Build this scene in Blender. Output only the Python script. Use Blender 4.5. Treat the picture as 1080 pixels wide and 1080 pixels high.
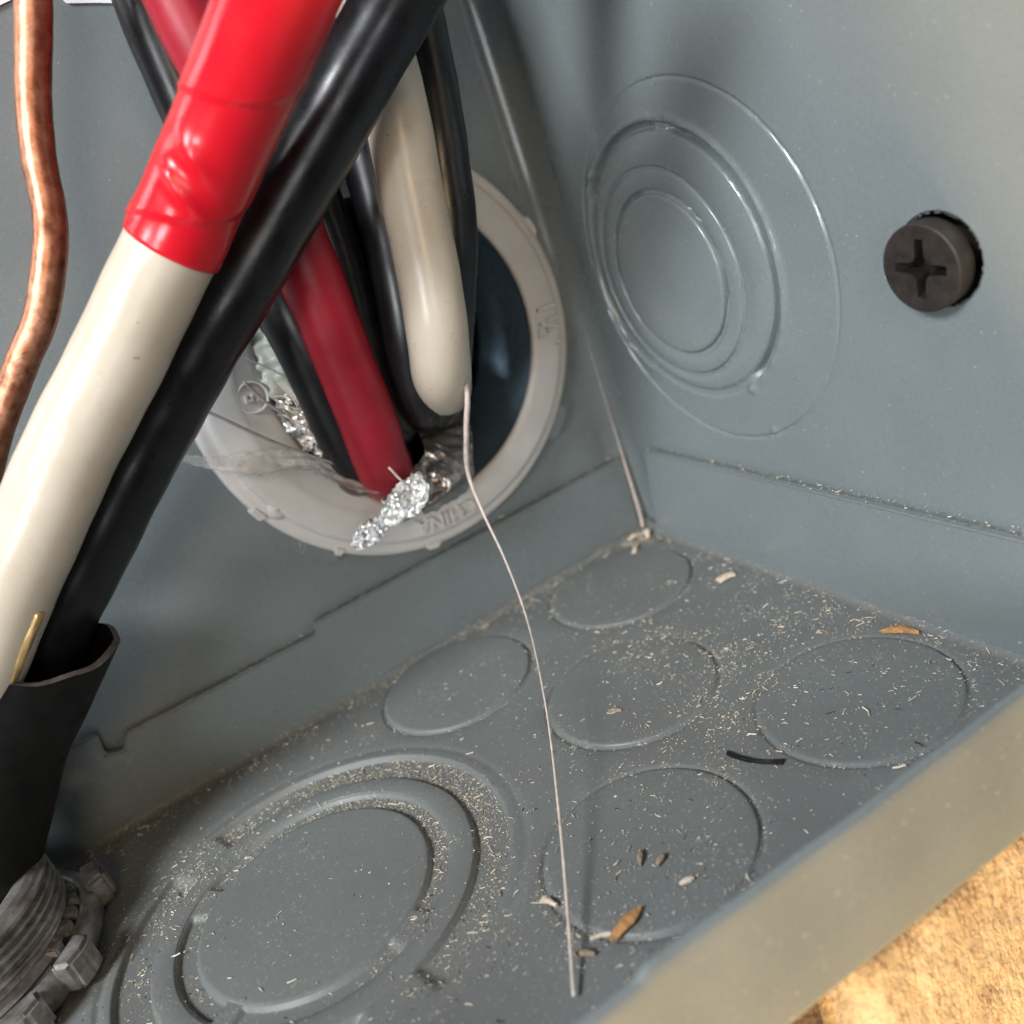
import bpy, bmesh, math, random
import numpy as np
from mathutils import Vector, Matrix

random.seed(7)
rng = np.random.default_rng(11)
MM = 0.001
scene = bpy.context.scene
for o in list(bpy.data.objects):
    bpy.data.objects.remove(o)
col = scene.collection

# ------------------------------------------------------------------ camera
cd = bpy.data.cameras.new('camera')
cam = bpy.data.objects.new('camera', cd)
col.objects.link(cam)
cam.matrix_world = Matrix(((0.8255552, 0.4487700, -0.3421464, -0.0741054),
                           (-0.4629156, 0.1917837, -0.8654063, -0.1294518),
                           (-0.3227502, 0.8728256, 0.3660707, 0.0681604),
                           (0, 0, 0, 1)))
cd.sensor_width = 36.0
cd.lens = 33.104
cd.clip_start = 0.005
cd.clip_end = 50.0
cd.dof.use_dof = True
cd.dof.focus_distance = 0.106
cd.dof.aperture_fstop = 21.0
scene.camera = cam

# ------------------------------------------------------------------ world and lamps
w = bpy.data.worlds.new('World')
scene.world = w
w.use_nodes = True
bg = w.node_tree.nodes['Background']
bg.inputs['Color'].default_value = (0.62, 0.72, 0.80, 1)
bg.inputs['Strength'].default_value = 0.035


def area_lamp(name, loc, target, size, power, color, size_y=None):
    ld = bpy.data.lights.new(name, 'AREA')
    ld.shape = 'RECTANGLE'
    ld.size = size
    ld.size_y = size_y or size
    ld.energy = power
    ld.color = color
    o = bpy.data.objects.new(name, ld)
    col.objects.link(o)
    o.location = loc
    d = Vector(target) - Vector(loc)
    o.rotation_euler = d.to_track_quat('-Z', 'Y').to_euler()
    return o


# daylight from a high window on the left
area_lamp('window_light', (-0.43, -0.22, 0.35), (-0.07, -0.02, 0.04), 0.16, 3.7, (0.94, 0.97, 1.0), 0.12)
# low daylight from the left through the open front of the box
area_lamp('low_daylight', (-0.50, -0.36, 0.12), (-0.04, -0.03, 0.04), 0.12, 1.25, (0.91, 0.96, 1.0), 0.12)
# weaker daylight from straight in front
area_lamp('front_daylight', (-0.22, -0.52, 0.085), (-0.04, -0.03, 0.04), 0.16, 0.36, (0.93, 0.96, 1.0), 0.12)
# low warm sunlight coming up on the timber and the outside of the lip
area_lamp('low_warm_sunlight', (-0.12, -0.23, -0.40), (-0.035, -0.085, -0.005), 0.16, 8.6, (1.0, 0.63, 0.28))
# small added warm fill that tints the front of the right wall
area_lamp('warm_fill', (-0.16, -0.46, 0.24), (-0.0, -0.08, 0.07), 0.12, 0.46, (1.0, 0.72, 0.42))

scene.view_settings.view_transform = 'Standard'
scene.view_settings.look = 'None'
scene.view_settings.exposure = 0.0
scene.view_settings.gamma = 1.0
scene.view_settings.use_curve_mapping = False
scene.render.engine = 'CYCLES'
scene.cycles.max_bounces = 6
scene.cycles.diffuse_bounces = 3
scene.cycles.glossy_bounces = 3
scene.cycles.transmission_bounces = 3
scene.cycles.transparent_max_bounces = 6
scene.cycles.use_adaptive_sampling = True
scene.cycles.adaptive_threshold = 0.02
scene.render.resolution_x = 1024
scene.render.resolution_y = 1024


# ------------------------------------------------------------------ materials
class NT:
    def __init__(s, name):
        s.m = bpy.data.materials.new(name)
        s.m.use_nodes = True
        s.t = s.m.node_tree
        s.b = s.t.nodes['Principled BSDF']
        s.tc = s.t.nodes.new('ShaderNodeTexCoord')

    def n(s, kind, **kw):
        nd = s.t.nodes.new(kind)
        for k, v in kw.items():
            if hasattr(nd, k):
                setattr(nd, k, v)
            else:
                nd.inputs[k.replace('_', ' ')].default_value = v
        return nd

    def l(s, a, b):
        s.t.links.new(a, b)

    def noise(s, scale, detail=4, rough=0.55, stretch=None, dist=0.0):
        nd = s.n('ShaderNodeTexNoise')
        nd.inputs['Scale'].default_value = scale
        nd.inputs['Detail'].default_value = detail
        nd.inputs['Roughness'].default_value = rough
        nd.inputs['Distortion'].default_value = dist
        if stretch:
            mp = s.n('ShaderNodeMapping')
            mp.inputs['Scale'].default_value = stretch
            s.l(s.tc.outputs['Object'], mp.inputs['Vector'])
            s.l(mp.outputs['Vector'], nd.inputs['Vector'])
        else:
            s.l(s.tc.outputs['Object'], nd.inputs['Vector'])
        return nd.outputs['Fac']

    def ramp(s, fac, stops):
        nd = s.n('ShaderNodeValToRGB')
        e = nd.color_ramp.elements
        while len(e) < len(stops):
            e.new(0.5)
        for el, (p, c) in zip(e, stops):
            el.position = p
            el.color = (c[0], c[1], c[2], 1) if isinstance(c, (tuple, list)) else (c, c, c, 1)
        s.l(fac, nd.inputs['Fac'])
        return nd.outputs['Color']

    def mix(s, fac, a, b, mode='MIX'):
        nd = s.n('ShaderNodeMix')
        nd.data_type = 'RGBA'
        nd.blend_type = mode
        for i_, v in ((0, fac), (6, a), (7, b)):
            sock = nd.inputs[i_]
            if isinstance(v, (int, float)):
                sock.default_value = v if i_ == 0 else (v, v, v, 1)
            elif isinstance(v, (tuple, list)):
                sock.default_value = (v[0], v[1], v[2], 1)
            else:
                s.l(v, sock)
        return nd.outputs[2]

    def base(s, v):
        if isinstance(v, (tuple, list)):
            s.b.inputs['Base Color'].default_value = (v[0], v[1], v[2], 1)
        else:
            s.l(v, s.b.inputs['Base Color'])

    def set(s, **kw):
        for k, v in kw.items():
            k = k.replace('_', ' ')
            if isinstance(v, (int, float)):
                s.b.inputs[k].default_value = v
            else:
                s.l(v, s.b.inputs[k])

    def bump(s, fac, dist_mm, strength=1.0, prev=None):
        nd = s.n('ShaderNodeBump')
        nd.inputs['Distance'].default_value = dist_mm * MM
        nd.inputs['Strength'].default_value = strength
        s.l(fac, nd.inputs['Height'])
        if prev is not None:
            s.l(prev, nd.inputs['Normal'])
        s.l(nd.outputs['Normal'], s.b.inputs['Normal'])
        return nd.outputs['Normal']


def mat_paint(name, dusty):
    t = NT(name)
    big = t.noise(45, 3)
    c = t.ramp(big, [(0.3, (0.164, 0.194, 0.200)), (0.7, (0.192, 0.223, 0.228))])
    fine = t.noise(2600, 2)
    c = t.mix(0.08, c, t.ramp(fine, [(0.3, 0.10), (0.7, 0.42)]))
    # pale specks and small dark specks in the paint
    sp = t.noise(2300, 1, 0.4)
    c = t.mix(t.ramp(sp, [(0.755, 0.0), (0.79, 0.6)]), c, (0.55, 0.54, 0.50))
    r = t.ramp(t.noise(160, 3), [(0.3, 0.22), (0.75, 0.33)])
    if dusty:
        film = t.noise(38, 4, 0.62)
        c = t.mix(t.ramp(film, [(0.30, 0.30), (0.75, 0.70)]), c, (0.130, 0.124, 0.112))
        pw = t.noise(1900, 3, 0.7)
        patch = t.noise(95, 4, 0.65)
        f = t.mix(1.0, t.ramp(pw, [(0.59, 0.0), (0.68, 0.85)]), t.ramp(patch, [(0.42, 0.05), (0.66, 0.9)]), 'MULTIPLY')
        c = t.mix(f, c, (0.50, 0.45, 0.36))
        # fine scratches running across the sheet
        sc = t.noise(1.0, 2, 0.5, stretch=(380, 5200, 400))
        scm = t.mix(1.0, t.ramp(sc, [(0.70, 0.0), (0.74, 0.5)]), t.ramp(t.noise(60, 2), [(0.5, 0.0), (0.62, 1.0)]), 'MULTIPLY')
        c = t.mix(scm, c, (0.42, 0.42, 0.40))
        r = t.ramp(t.noise(120, 5), [(0.3, 0.42), (0.75, 0.58)])
    t.base(c)
    t.set(Roughness=r)
    t.b.inputs['Specular IOR Level'].default_value = 0.5
    t.b.inputs['Coat Weight'].default_value = 0.0 if dusty else 0.4
    t.b.inputs['Coat Roughness'].default_value = 0.13
    t.bump(t.noise(1300, 2), 0.016, 0.8)
    return t.m


def mat_simple(name, c, rough, metal=0.0, var=0.15, nscale=300, bump_mm=0.0, bscale=800, stretch=None, spec=0.5, coat=0.0):
    t = NT(name)
    nz = t.noise(nscale, 4, stretch=stretch)
    lo = tuple(v * (1 - var) for v in c)
    hi = tuple(min(1, v * (1 + var)) for v in c)
    t.base(t.ramp(nz, [(0.3, lo), (0.7, hi)]))
    t.set(Roughness=t.ramp(t.noise(nscale * 1.7, 3), [(0.3, rough * 0.85), (0.7, min(1, rough * 1.2))]), Metallic=metal)
    t.b.inputs['Specular IOR Level'].default_value = spec
    t.b.inputs['Coat Weight'].default_value = coat
    if bump_mm:
        t.bump(t.noise(bscale, 4, stretch=stretch), bump_mm)
    return t.m


M = {}
M['paint'] = mat_paint('grey_paint', False)
M['paint_dusty'] = mat_paint('dusty_grey_paint', True)
M['bushing'] = mat_simple('grey_moulded_plastic', (0.64, 0.62, 0.595), 0.34, var=0.05, bump_mm=0.03, bscale=500)
for _n in ('bushing',):
    _b = M[_n].node_tree.nodes['Principled BSDF']
    _b.inputs['Subsurface Weight'].default_value = 0.06
    _b.inputs['Subsurface Scale'].default_value = 0.0006
M['tape'] = mat_simple('red_vinyl_tape', (0.66, 0.010, 0.022), 0.24, var=0.05, nscale=120, bump_mm=0.06, bscale=180)
M['red'] = mat_simple('dark_red_insulation', (0.36, 0.012, 0.028), 0.42, var=0.18, nscale=150, bump_mm=0.02, bscale=900)
M['black'] = mat_simple('black_insulation', (0.011, 0.011, 0.013), 0.30, var=0.4, nscale=250, bump_mm=0.03, bscale=300)
M['jacket'] = mat_simple('black_cable_jacket', (0.006, 0.0058, 0.0055), 0.46, spec=0.2, var=0.5, nscale=400, bump_mm=0.05, bscale=700)
M['jacket_cut'] = mat_simple('cut_jacket_edge', (0.085, 0.075, 0.07), 0.6, var=0.4, nscale=900)
M['fibre'] = mat_simple('pale_fibre', (0.66, 0.56, 0.50), 0.45, var=0.2, nscale=900)
M['greyfibre'] = mat_simple('grey_fibre', (0.32, 0.30, 0.30), 0.4, var=0.2, nscale=900)
M['dust'] = mat_simple('pale_sawdust', (0.74, 0.65, 0.51), 0.8, var=0.35, nscale=700)
M['chip'] = mat_simple('orange_brown_wood', (0.50, 0.26, 0.10), 0.7, var=0.35, nscale=1800, stretch=(1, 0.3, 1), bump_mm=0.05, bscale=2500)
M['chip_pale'] = mat_simple('pale_wood', (0.70, 0.60, 0.47), 0.75, var=0.2, nscale=1500, bump_mm=0.05, bscale=2500)
M['chip_grey'] = mat_simple('grey_brown_wood', (0.33, 0.25, 0.18), 0.75, var=0.35, nscale=1500, bump_mm=0.05, bscale=2500)
M['conduit'] = mat_simple('blue_black_steel', (0.075, 0.12, 0.165), 0.34, metal=0.6, var=0.18, nscale=900, bump_mm=0.02, bscale=1500)
M['label'] = mat_simple('white_reflection', (0.88, 0.89, 0.92), 0.5, var=0.02)  # bright reflection put into the colour of a white sheet
M['goldwire'] = mat_simple('cut_bare_wire', (0.62, 0.42, 0.18), 0.33, metal=0.6, var=0.2, nscale=900)


def make_white():
    t = NT('ivory_insulation')
    c = t.ramp(t.noise(90, 4), [(0.3, (0.58, 0.505, 0.40)), (0.7, (0.65, 0.58, 0.475))])
    sp = t.noise(1300, 1, 0.4)
    c = t.mix(t.ramp(sp, [(0.775, 0.0), (0.80, 0.8)]), c, (0.22, 0.16, 0.10))
    c = t.mix(t.ramp(t.noise(60, 5, 0.7), [(0.5, 0.0), (0.75, 0.35)]), c, (0.42, 0.33, 0.23))
    t.base(c)
    t.set(Roughness=t.ramp(t.noise(420, 3), [(0.3, 0.26), (0.7, 0.36)]))
    t.b.inputs['Subsurface Weight'].default_value = 0.12
    t.b.inputs['Subsurface Scale'].default_value = 0.001
    n1 = t.bump(t.noise(260, 3), 0.03)
    t.bump(t.noise(2200, 2), 0.006, 1.0, n1)
    return t.m


M['white'] = make_white()


def make_copper():
    t = NT('bare_copper')
    n1 = t.noise(700, 4, 0.65)
    c = t.ramp(n1, [(0.32, (0.28, 0.11, 0.06)), (0.5, (0.45, 0.20, 0.12)), (0.72, (0.64, 0.34, 0.22))])
    c = t.mix(t.ramp(t.noise(220, 4), [(0.45, 0.0), (0.7, 0.5)]), c, (0.34, 0.14, 0.08))
    t.base(c)
    t.set(Metallic=0.92, Roughness=t.ramp(t.noise(700, 4), [(0.3, 0.34), (0.7, 0.52)]))
    n2 = t.bump(t.noise(900, 3, 0.6), 0.02)
    t.bump(t.ramp(t.noise(1.0, 2, 0.5, stretch=(300, 300, 1500)), [(0.60, 0.0), (0.66, 1.0)]), 0.02, 0.5, n2)
    return t.m


M['copper'] = make_copper()


def make_zinc():
    t = NT('worn_cast_zinc')
    c = t.ramp(t.noise(420, 5, 0.65), [(0.3, (0.15, 0.135, 0.125)), (0.55, (0.38, 0.365, 0.35)), (0.8, (0.66, 0.65, 0.63))])
    c = t.mix(t.ramp(t.noise(150, 4), [(0.55, 0.0), (0.75, 0.5)]), c, (0.22, 0.14, 0.07))
    t.base(c)
    t.set(Metallic=0.6, Roughness=t.ramp(t.noise(500, 3), [(0.3, 0.26), (0.7, 0.48)]))
    t.bump(t.noise(900, 3), 0.04)
    return t.m


M['zinc'] = make_zinc()


def make_screw():
    t = NT('dark_oxidised_screw')
    c = t.ramp(t.noise(700, 5, 0.6), [(0.3, (0.038, 0.031, 0.027)), (0.7, (0.078, 0.066, 0.058))])
    t.base(c)
    t.set(Metallic=0.55, Roughness=0.46)
    t.bump(t.noise(1600, 4), 0.03)
    return t.m


M['screw'] = make_screw()
M['recess_shade'] = mat_simple('black_recess_shade', (0.012, 0.009, 0.007), 0.6, metal=0.3, var=0.5, nscale=1500)  # near-black colour carries the shade inside the cross slot and behind the head


def make_foil():
    t = NT('crumpled_foil')
    t.base((0.86, 0.87, 0.88))
    t.set(Metallic=1.0, Roughness=0.30)
    t.bump(t.noise(900, 2), 0.06, 0.5)
    return t.m


M['foil'] = make_foil()


def make_film(name, c, alpha, rough=0.18):
    t = NT(name)
    t.base(c)
    t.set(Roughness=rough)
    a = t.ramp(t.noise(260, 4, stretch=(1, 1, 1)), [(0.3, alpha * 0.55), (0.7, min(1.0, alpha * 1.35))])
    t.set(Alpha=a)
    t.bump(t.noise(200, 2), 0.2, 0.7)
    return t.m


M['film'] = make_film('clear_film', (0.72, 0.70, 0.68), 0.42)
M['film_grey'] = make_film('grey_shield_film', (0.42, 0.41, 0.40), 0.95, 0.22)
M['film_grey'].node_tree.nodes['Principled BSDF'].inputs['Metallic'].default_value = 0.75
M['film_green'] = make_film('greenish_film', (0.66, 0.70, 0.62), 0.9, 0.25)


def make_wood(name, a, b, dark):
    t = NT(name)
    n1 = t.noise(1.0, 6, 0.65, stretch=(230, 230, 90))
    c = t.ramp(n1, [(0.30, a), (0.62, b)])
    sp = t.noise(1.0, 3, 0.6, stretch=(1100, 1100, 520))
    c = t.mix(t.ramp(sp, [(0.55, 0.0), (0.68, 0.6)]), c, dark)
    t.base(c)
    t.set(Roughness=0.75)
    t.bump(t.noise(1.0, 5, 0.7, stretch=(520, 520, 260)), 0.9)
    return t.m


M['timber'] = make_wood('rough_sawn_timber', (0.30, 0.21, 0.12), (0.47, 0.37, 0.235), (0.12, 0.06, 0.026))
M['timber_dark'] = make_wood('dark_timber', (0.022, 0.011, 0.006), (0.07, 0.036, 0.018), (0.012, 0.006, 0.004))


# ------------------------------------------------------------------ mesh helpers (millimetres in, metres out)
def mk(name, verts, faces, mat, parent=None, smooth=True, origin=(0, 0, 0)):
    v = np.asarray(verts, float) - np.asarray(origin, float)
    me = bpy.data.meshes.new(name)
    me.from_pydata((v * MM).tolist(), [], [tuple(int(i) for i in f) for f in faces])
    me.update()
    if smooth:
        me.polygons.foreach_set('use_smooth', [True] * len(me.polygons))
    if mat is not None:
        me.materials.append(M[mat] if isinstance(mat, str) else mat)
    o = bpy.data.objects.new(name, me)
    col.objects.link(o)
    o.location = Vector(origin) * MM
    if parent is not None:
        p = parent
        inv = Vector((0, 0, 0))
        while p is not None:
            inv += p.location
            p = p.parent
        o.parent = parent
        o.location = Vector(origin) * MM - inv
    return o


def empty(name, loc):
    o = bpy.data.objects.new(name, None)
    o.empty_display_size = 0.005
    col.objects.link(o)
    o.location = Vector(loc) * MM
    return o


def tag(o, label=None, cat=None, group=None, kind=None):
    if label:
        o['label'] = label
    if cat:
        o['category'] = cat
    if group:
        o['group'] = group
    if kind:
        o['kind'] = kind
    return o


def grid_faces(nu, nv, wrap_v=False, base=0):
    f = []
    vv = nv if wrap_v else nv - 1
    for i in range(nu - 1):
        for j in range(vv):
            a = base + i * nv + j
            b = base + i * nv + (j + 1) % nv
            f.append((a, b, b + nv, a + nv))
    return f


def heightfield(name, us, vs, hfun, mapping, mat, parent, keep=None, flip=False):
    U, V = np.meshgrid(us, vs, indexing='ij')
    H = hfun(U, V)
    X, Y, Z = mapping(U, V, H)
    verts = np.stack([X, Y, Z], -1).reshape(-1, 3)
    nu, nv = len(us), len(vs)
    idx = np.arange(nu * nv).reshape(nu, nv)
    q = np.stack([idx[:-1, :-1], idx[1:, :-1], idx[1:, 1:], idx[:-1, 1:]], -1)
    if keep is not None:
        uc = (U[:-1, :-1] + U[1:, 1:]) / 2
        vc = (V[:-1, :-1] + V[1:, 1:]) / 2
        q = q[keep(uc, vc)]
    q = q.reshape(-1, 4)
    if flip:
        q = q[:, ::-1]
    return mk(name, verts, q, mat, parent)


def sstep(a, b, x):
    t = np.clip((x - a) / (b - a), 0, 1)
    return t * t * (3 - 2 * t)


def smooth_path(pts, step=0.8):
    P = [np.array(p, float) for p in pts]
    P = [2 * P[0] - P[1]] + P + [2 * P[-1] - P[-2]]
    out = []
    for i in range(1, len(P) - 2):
        p0, p1, p2, p3 = P[i - 1], P[i], P[i + 1], P[i + 2]
        # centripetal Catmull-Rom
        t0 = 0.0
        t1 = t0 + max(1e-6, np.linalg.norm(p1 - p0)) ** 0.5
        t2 = t1 + max(1e-6, np.linalg.norm(p2 - p1)) ** 0.5
        t3 = t2 + max(1e-6, np.linalg.norm(p3 - p2)) ** 0.5
        n = max(2, int(np.linalg.norm(p2 - p1) / step))
        for k in range(n):
            t = t1 + (t2 - t1) * k / n
            A1 = (t1 - t) / (t1 - t0) * p0 + (t - t0) / (t1 - t0) * p1
            A2 = (t2 - t) / (t2 - t1) * p1 + (t - t1) / (t2 - t1) * p2
            A3 = (t3 - t) / (t3 - t2) * p2 + (t - t2) / (t3 - t2) * p3
            B1 = (t2 - t) / (t2 - t0) * A1 + (t - t0) / (t2 - t0) * A2
            B2 = (t3 - t) / (t3 - t1) * A2 + (t - t1) / (t3 - t1) * A3
            out.append((t2 - t) / (t2 - t1) * B1 + (t - t1) / (t2 - t1) * B2)
    out.append(P[-2])
    return np.array(out)


def frames(path, up=(0, 0, 1)):
    T = np.gradient(path, axis=0)
    T /= np.linalg.norm(T, axis=1)[:, None]
    n = np.array(up, float)
    N, B = [], []
    for t in T:
        n = n - t * (n @ t)
        n /= np.linalg.norm(n)
        N.append(n.copy())
        B.append(np.cross(t, n))
    return T, np.array(N), np.array(B)


def tube(name, pts, r, mat, parent, seg=24, step=0.8, rfun=None, up=(0, 0.3, 1), caps=True, ry=None, origin=(0, 0, 0)):
    """r: radius in mm or list along the control points; rfun(s, theta) -> extra radius in mm"""
    path = smooth_path(pts, step)
    T, N, B = frames(path, up)
    s = np.r_[0, np.cumsum(np.linalg.norm(np.diff(path, axis=0), axis=1))]
    if np.isscalar(r):
        R = np.full(len(path), float(r))
    else:
        R = np.interp(np.linspace(0, 1, len(path)), np.linspace(0, 1, len(r)), r)
    th = np.linspace(0, 2 * np.pi, seg, endpoint=False)
    S_, TH = np.meshgrid(s, th, indexing='ij')
    RR = R[:, None] + (rfun(S_, TH) if rfun else 0)
    RY = RR if ry is None else RR * ry
    V = path[:, None, :] + (np.cos(TH) * RR)[..., None] * N[:, None, :] + (np.sin(TH) * RY)[..., None] * B[:, None, :]
    n = len(path)
    verts = V.reshape(-1, 3)
    f = grid_faces(n, seg, True)
    if caps:
        f.append(tuple(range(seg))[::-1])
        f.append(tuple((n - 1) * seg + k for k in range(seg)))
    return mk(name, verts, f, mat, parent, origin=origin)


def lathe(name, profile, mat, parent, centre, axis='z', seg=96, closed=True, wob=None):
    """profile of (radius, height) in mm, closed loop"""
    n = len(profile)
    verts = []
    for k in range(seg):
        a = 2 * math.pi * k / seg
        for (r, h) in profile:
            rr = r + (wob(a, r, h) if wob else 0)
            u, v = rr * math.cos(a), rr * math.sin(a)
            if axis == 'z':
                p = (centre[0] + u, centre[1] + v, centre[2] + h)
            elif axis == 'y':      # axis along -y, out of the back wall
                p = (centre[0] + u, centre[1] - h, centre[2] + v)
            else:                  # axis along -x, out of the right wall
                p = (centre[0] - h, centre[1] - u, centre[2] + v)
            verts.append(p)
    f = []
    m = n if closed else n - 1
    for k in range(seg):
        k2 = (k + 1) % seg
        for j in range(m):
            j2 = (j + 1) % n
            f.append((k * n + j, k2 * n + j, k2 * n + j2, k * n + j2))
    o = mk(name, verts, f, mat, parent)
    bm = bmesh.new()
    bm.from_mesh(o.data)
    bmesh.ops.recalc_face_normals(bm, faces=bm.faces)
    bm.to_mesh(o.data)
    bm.free()
    return o


def wobble(seed, amp):
    rg = random.Random(seed)
    terms = [(k, rg.uniform(0, 6.28), rg.uniform(0.3, 1) / k) for k in (2, 3, 5, 8, 13)]
    return lambda a: amp * sum(w_ * math.sin(k * a + p) for k, p, w_ in terms)


def disc(name, c, r, h, mat, parent, plane='z', tilt=(0, 0), seed=0, bev=0.28, label=None):
    """a punched knockout blank: flat disc standing h proud of the sheet with a rolled rim"""
    wb = wobble(seed, 0.07)
    seg = 112
    rings = [(0.0, h), (r * 0.35, h), (r * 0.7, h), (r - bev * 2.2, h), (r - bev, h - 0.03), (r - bev * 0.35, h - bev * 0.45), (r, h - bev * 1.3), (r, -0.7)]
    verts = []
    for (ro, hh) in rings:
        for k in range(seg):
            a = 2 * math.pi * k / seg
            rr = ro + (wb(a) if ro > r * 0.8 else 0)
            u, v = rr * math.cos(a), rr * math.sin(a)
            hz = hh + u * tilt[0] + v * tilt[1] if hh > -0.5 else hh
            if plane == 'z':
                verts.append((c[0] + u, c[1] + v, hz))
            else:
                verts.append((-hz, c[0] - u, c[1] + v))
    f = grid_faces(len(rings), seg, True)
    o = mk(name, verts, f, mat, parent)
    bm = bmesh.new()
    bm.from_mesh(o.data)
    bmesh.ops.remove_doubles(bm, verts=bm.verts, dist=1e-7)
    bmesh.ops.recalc_face_normals(bm, faces=bm.faces)
    bm.to_mesh(o.data)
    bm.free()
    if label:
        o['label'] = label
    return o


def annulus(name, c1, r1, c2, r2, h, mat, parent, plane='z', seed=0, bev=0.22, label=None):
    wa, wb = wobble(seed, 0.06), wobble(seed + 50, 0.07)
    seg = 128
    prof = [(0.0, -0.7, 0), (0.0, h - bev * 1.2, 0), (0.0, h - bev * 0.35, bev * 0.4), (0.0, h, bev * 1.3), (0.5, h, 0), (1.0, h, -bev * 1.3),
            (1.0, h - bev * 0.35, -bev * 0.4), (1.0, h - bev * 1.2, 0), (1.0, -0.7, 0)]
    verts = []
    for (t, hh, dr) in prof:
        for k in range(seg):
            a = 2 * math.pi * k / seg
            p1 = np.array(c1) + (r1 + wa(a)) * np.array((math.cos(a), math.sin(a)))
            p2 = np.array(c2) + (r2 + wb(a)) * np.array((math.cos(a), math.sin(a)))
            d = (p2 - p1) / np.linalg.norm(p2 - p1)
            p = p1 + (p2 - p1) * t + d * dr
            if plane == 'z':
                verts.append((p[0], p[1], hh))
            else:
                verts.append((-hh, p[0], p[1]))
    f = grid_faces(len(prof), seg, True)
    o = mk(name, verts, f, mat, parent)
    bm = bmesh.new()
    bm.from_mesh(o.data)
    bmesh.ops.recalc_face_normals(bm, faces=bm.faces)
    bm.to_mesh(o.data)
    bm.free()
    if label:
        o['label'] = label
    return o


def prism(name, poly, y0, y1, mapping, mat, parent, bevel=0.0):
    """poly in (u, v), extruded from y0 to y1; mapping(u, v, w) -> xyz in mm"""
    bm = bmesh.new()
    lo = [bm.verts.new(Vector(mapping(u, v, y0)) * MM) for u, v in poly]
    hi = [bm.verts.new(Vector(mapping(u, v, y1)) * MM) for u, v in poly]
    n = len(poly)
    bm.faces.new(lo)
    bm.faces.new(hi[::-1])
    for k in range(n):
        bm.faces.new((lo[k], hi[k], hi[(k + 1) % n], lo[(k + 1) % n]))
    bmesh.ops.recalc_face_normals(bm, faces=bm.faces)
    if bevel:
        bmesh.ops.bevel(bm, geom=list(bm.edges), offset=bevel * MM, segments=2, affect='EDGES', clamp_overlap=True)
    me = bpy.data.meshes.new(name)
    bm.to_mesh(me)
    bm.free()
    me.materials.append(M[mat])
    o = bpy.data.objects.new(name, me)
    col.objects.link(o)
    if parent is not None:
        o.parent = parent
        o.location = -parent.location
    return o


def polar_patch(name, c, rmax, hfun, mapping, mat, parent, flip=False, dr=0.15, nth=420):
    rs = np.r_[0.05, np.arange(8, rmax, dr), rmax]
    th_ = np.linspace(0, 2 * np.pi, nth, endpoint=False)
    R_, T_ = np.meshgrid(rs, th_, indexing='ij')
    U, V = c[0] + R_ * np.cos(T_), c[1] + R_ * np.sin(T_)
    X, Y, Z = mapping(U, V, hfun(U, V))
    f = grid_faces(len(rs), nth, True)
    if flip:
        f = [q[::-1] for q in f]
    return mk(name, np.stack([X, Y, Z], -1).reshape(-1, 3), f, mat, parent)


# ================================================================== the setting: timber behind and below the box
def beam(name, x0, x1, y0, y1, z0, z1, mat, label):
    nx, nz = 60, 60
    verts, faces = [], []
    g = np.random.default_rng(int(abs(x0) * 7 + 3))

    def add(grid, flip):
        b = len(verts)
        nu, nv = grid.shape[:2]
        verts.extend(grid.reshape(-1, 3).tolist())
        for i in range(nu - 1):
            for j in range(nv - 1):
                a = b + i * nv + j
                q = (a, a + 1, a + nv + 1, a + nv)
                faces.append(q[::-1] if flip else q)
    u = np.linspace(x0, x1, nx)
    zz = np.linspace(z0, z1, nz)
    X, Z = np.meshgrid(u, zz, indexing='ij')
    Yf = y0 + 0.35 * g.standard_normal(X.shape).cumsum(1) * 0.25
    Yf = y0 + 0.5 * np.tanh((Yf - y0))
    # rounded arris at the ends and top
    rd = 2.2
    ex = np.minimum(np.minimum(X - x0, x1 - X), z1 - Z)
    Yf = Yf + np.where(ex < rd, rd - np.sqrt(np.maximum(0, rd * rd - (rd - ex) ** 2)), 0)
    add(np.stack([X, Yf, Z], -1), False)
    Yb = np.full_like(X, y1)
    add(np.stack([X, Yb, Z], -1), True)
    ys = np.linspace(0, 1, 2)
    for side, fl in ((0, True), (-1, False)):
        G = np.stack([np.stack([X[side], Yf[side] * (1 - t) + y1 * t, Z[side]], -1) for t in ys], 0)
        add(G, fl)
        G = np.stack([np.stack([X[:, side], Yf[:, side] * (1 - t) + y1 * t, Z[:, side]], -1) for t in ys], 0)
        add(G, not fl)
    o = mk(name, verts, faces, mat, None, smooth=True)
    bm = bmesh.new()
    bm.from_mesh(o.data)
    bmesh.ops.remove_doubles(bm, verts=bm.verts, dist=1e-7)
    bmesh.ops.recalc_face_normals(bm, faces=bm.faces)
    bm.to_mesh(o.data)
    bm.free()
    tag(o, label, 'timber')
    return o


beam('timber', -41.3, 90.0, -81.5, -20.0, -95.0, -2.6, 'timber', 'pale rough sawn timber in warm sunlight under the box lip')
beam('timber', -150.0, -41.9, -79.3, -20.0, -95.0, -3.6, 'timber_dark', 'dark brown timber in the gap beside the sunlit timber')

# ================================================================== the electrical box
box = empty('electrical_box', (-60, -40, 0))
tag(box, 'grey painted steel electrical box with round knockouts in its dusty floor', 'electrical box')

K = {'a': (-16.0, -14.2), 'b': (-30.7, -37.3), 'c': (-45.3, -13.6), 'd': (-16.0, -61.0), 'e': (-45.3, -60.4)}
KR = 11.12
C6 = (-75.6, -37.4)


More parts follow.
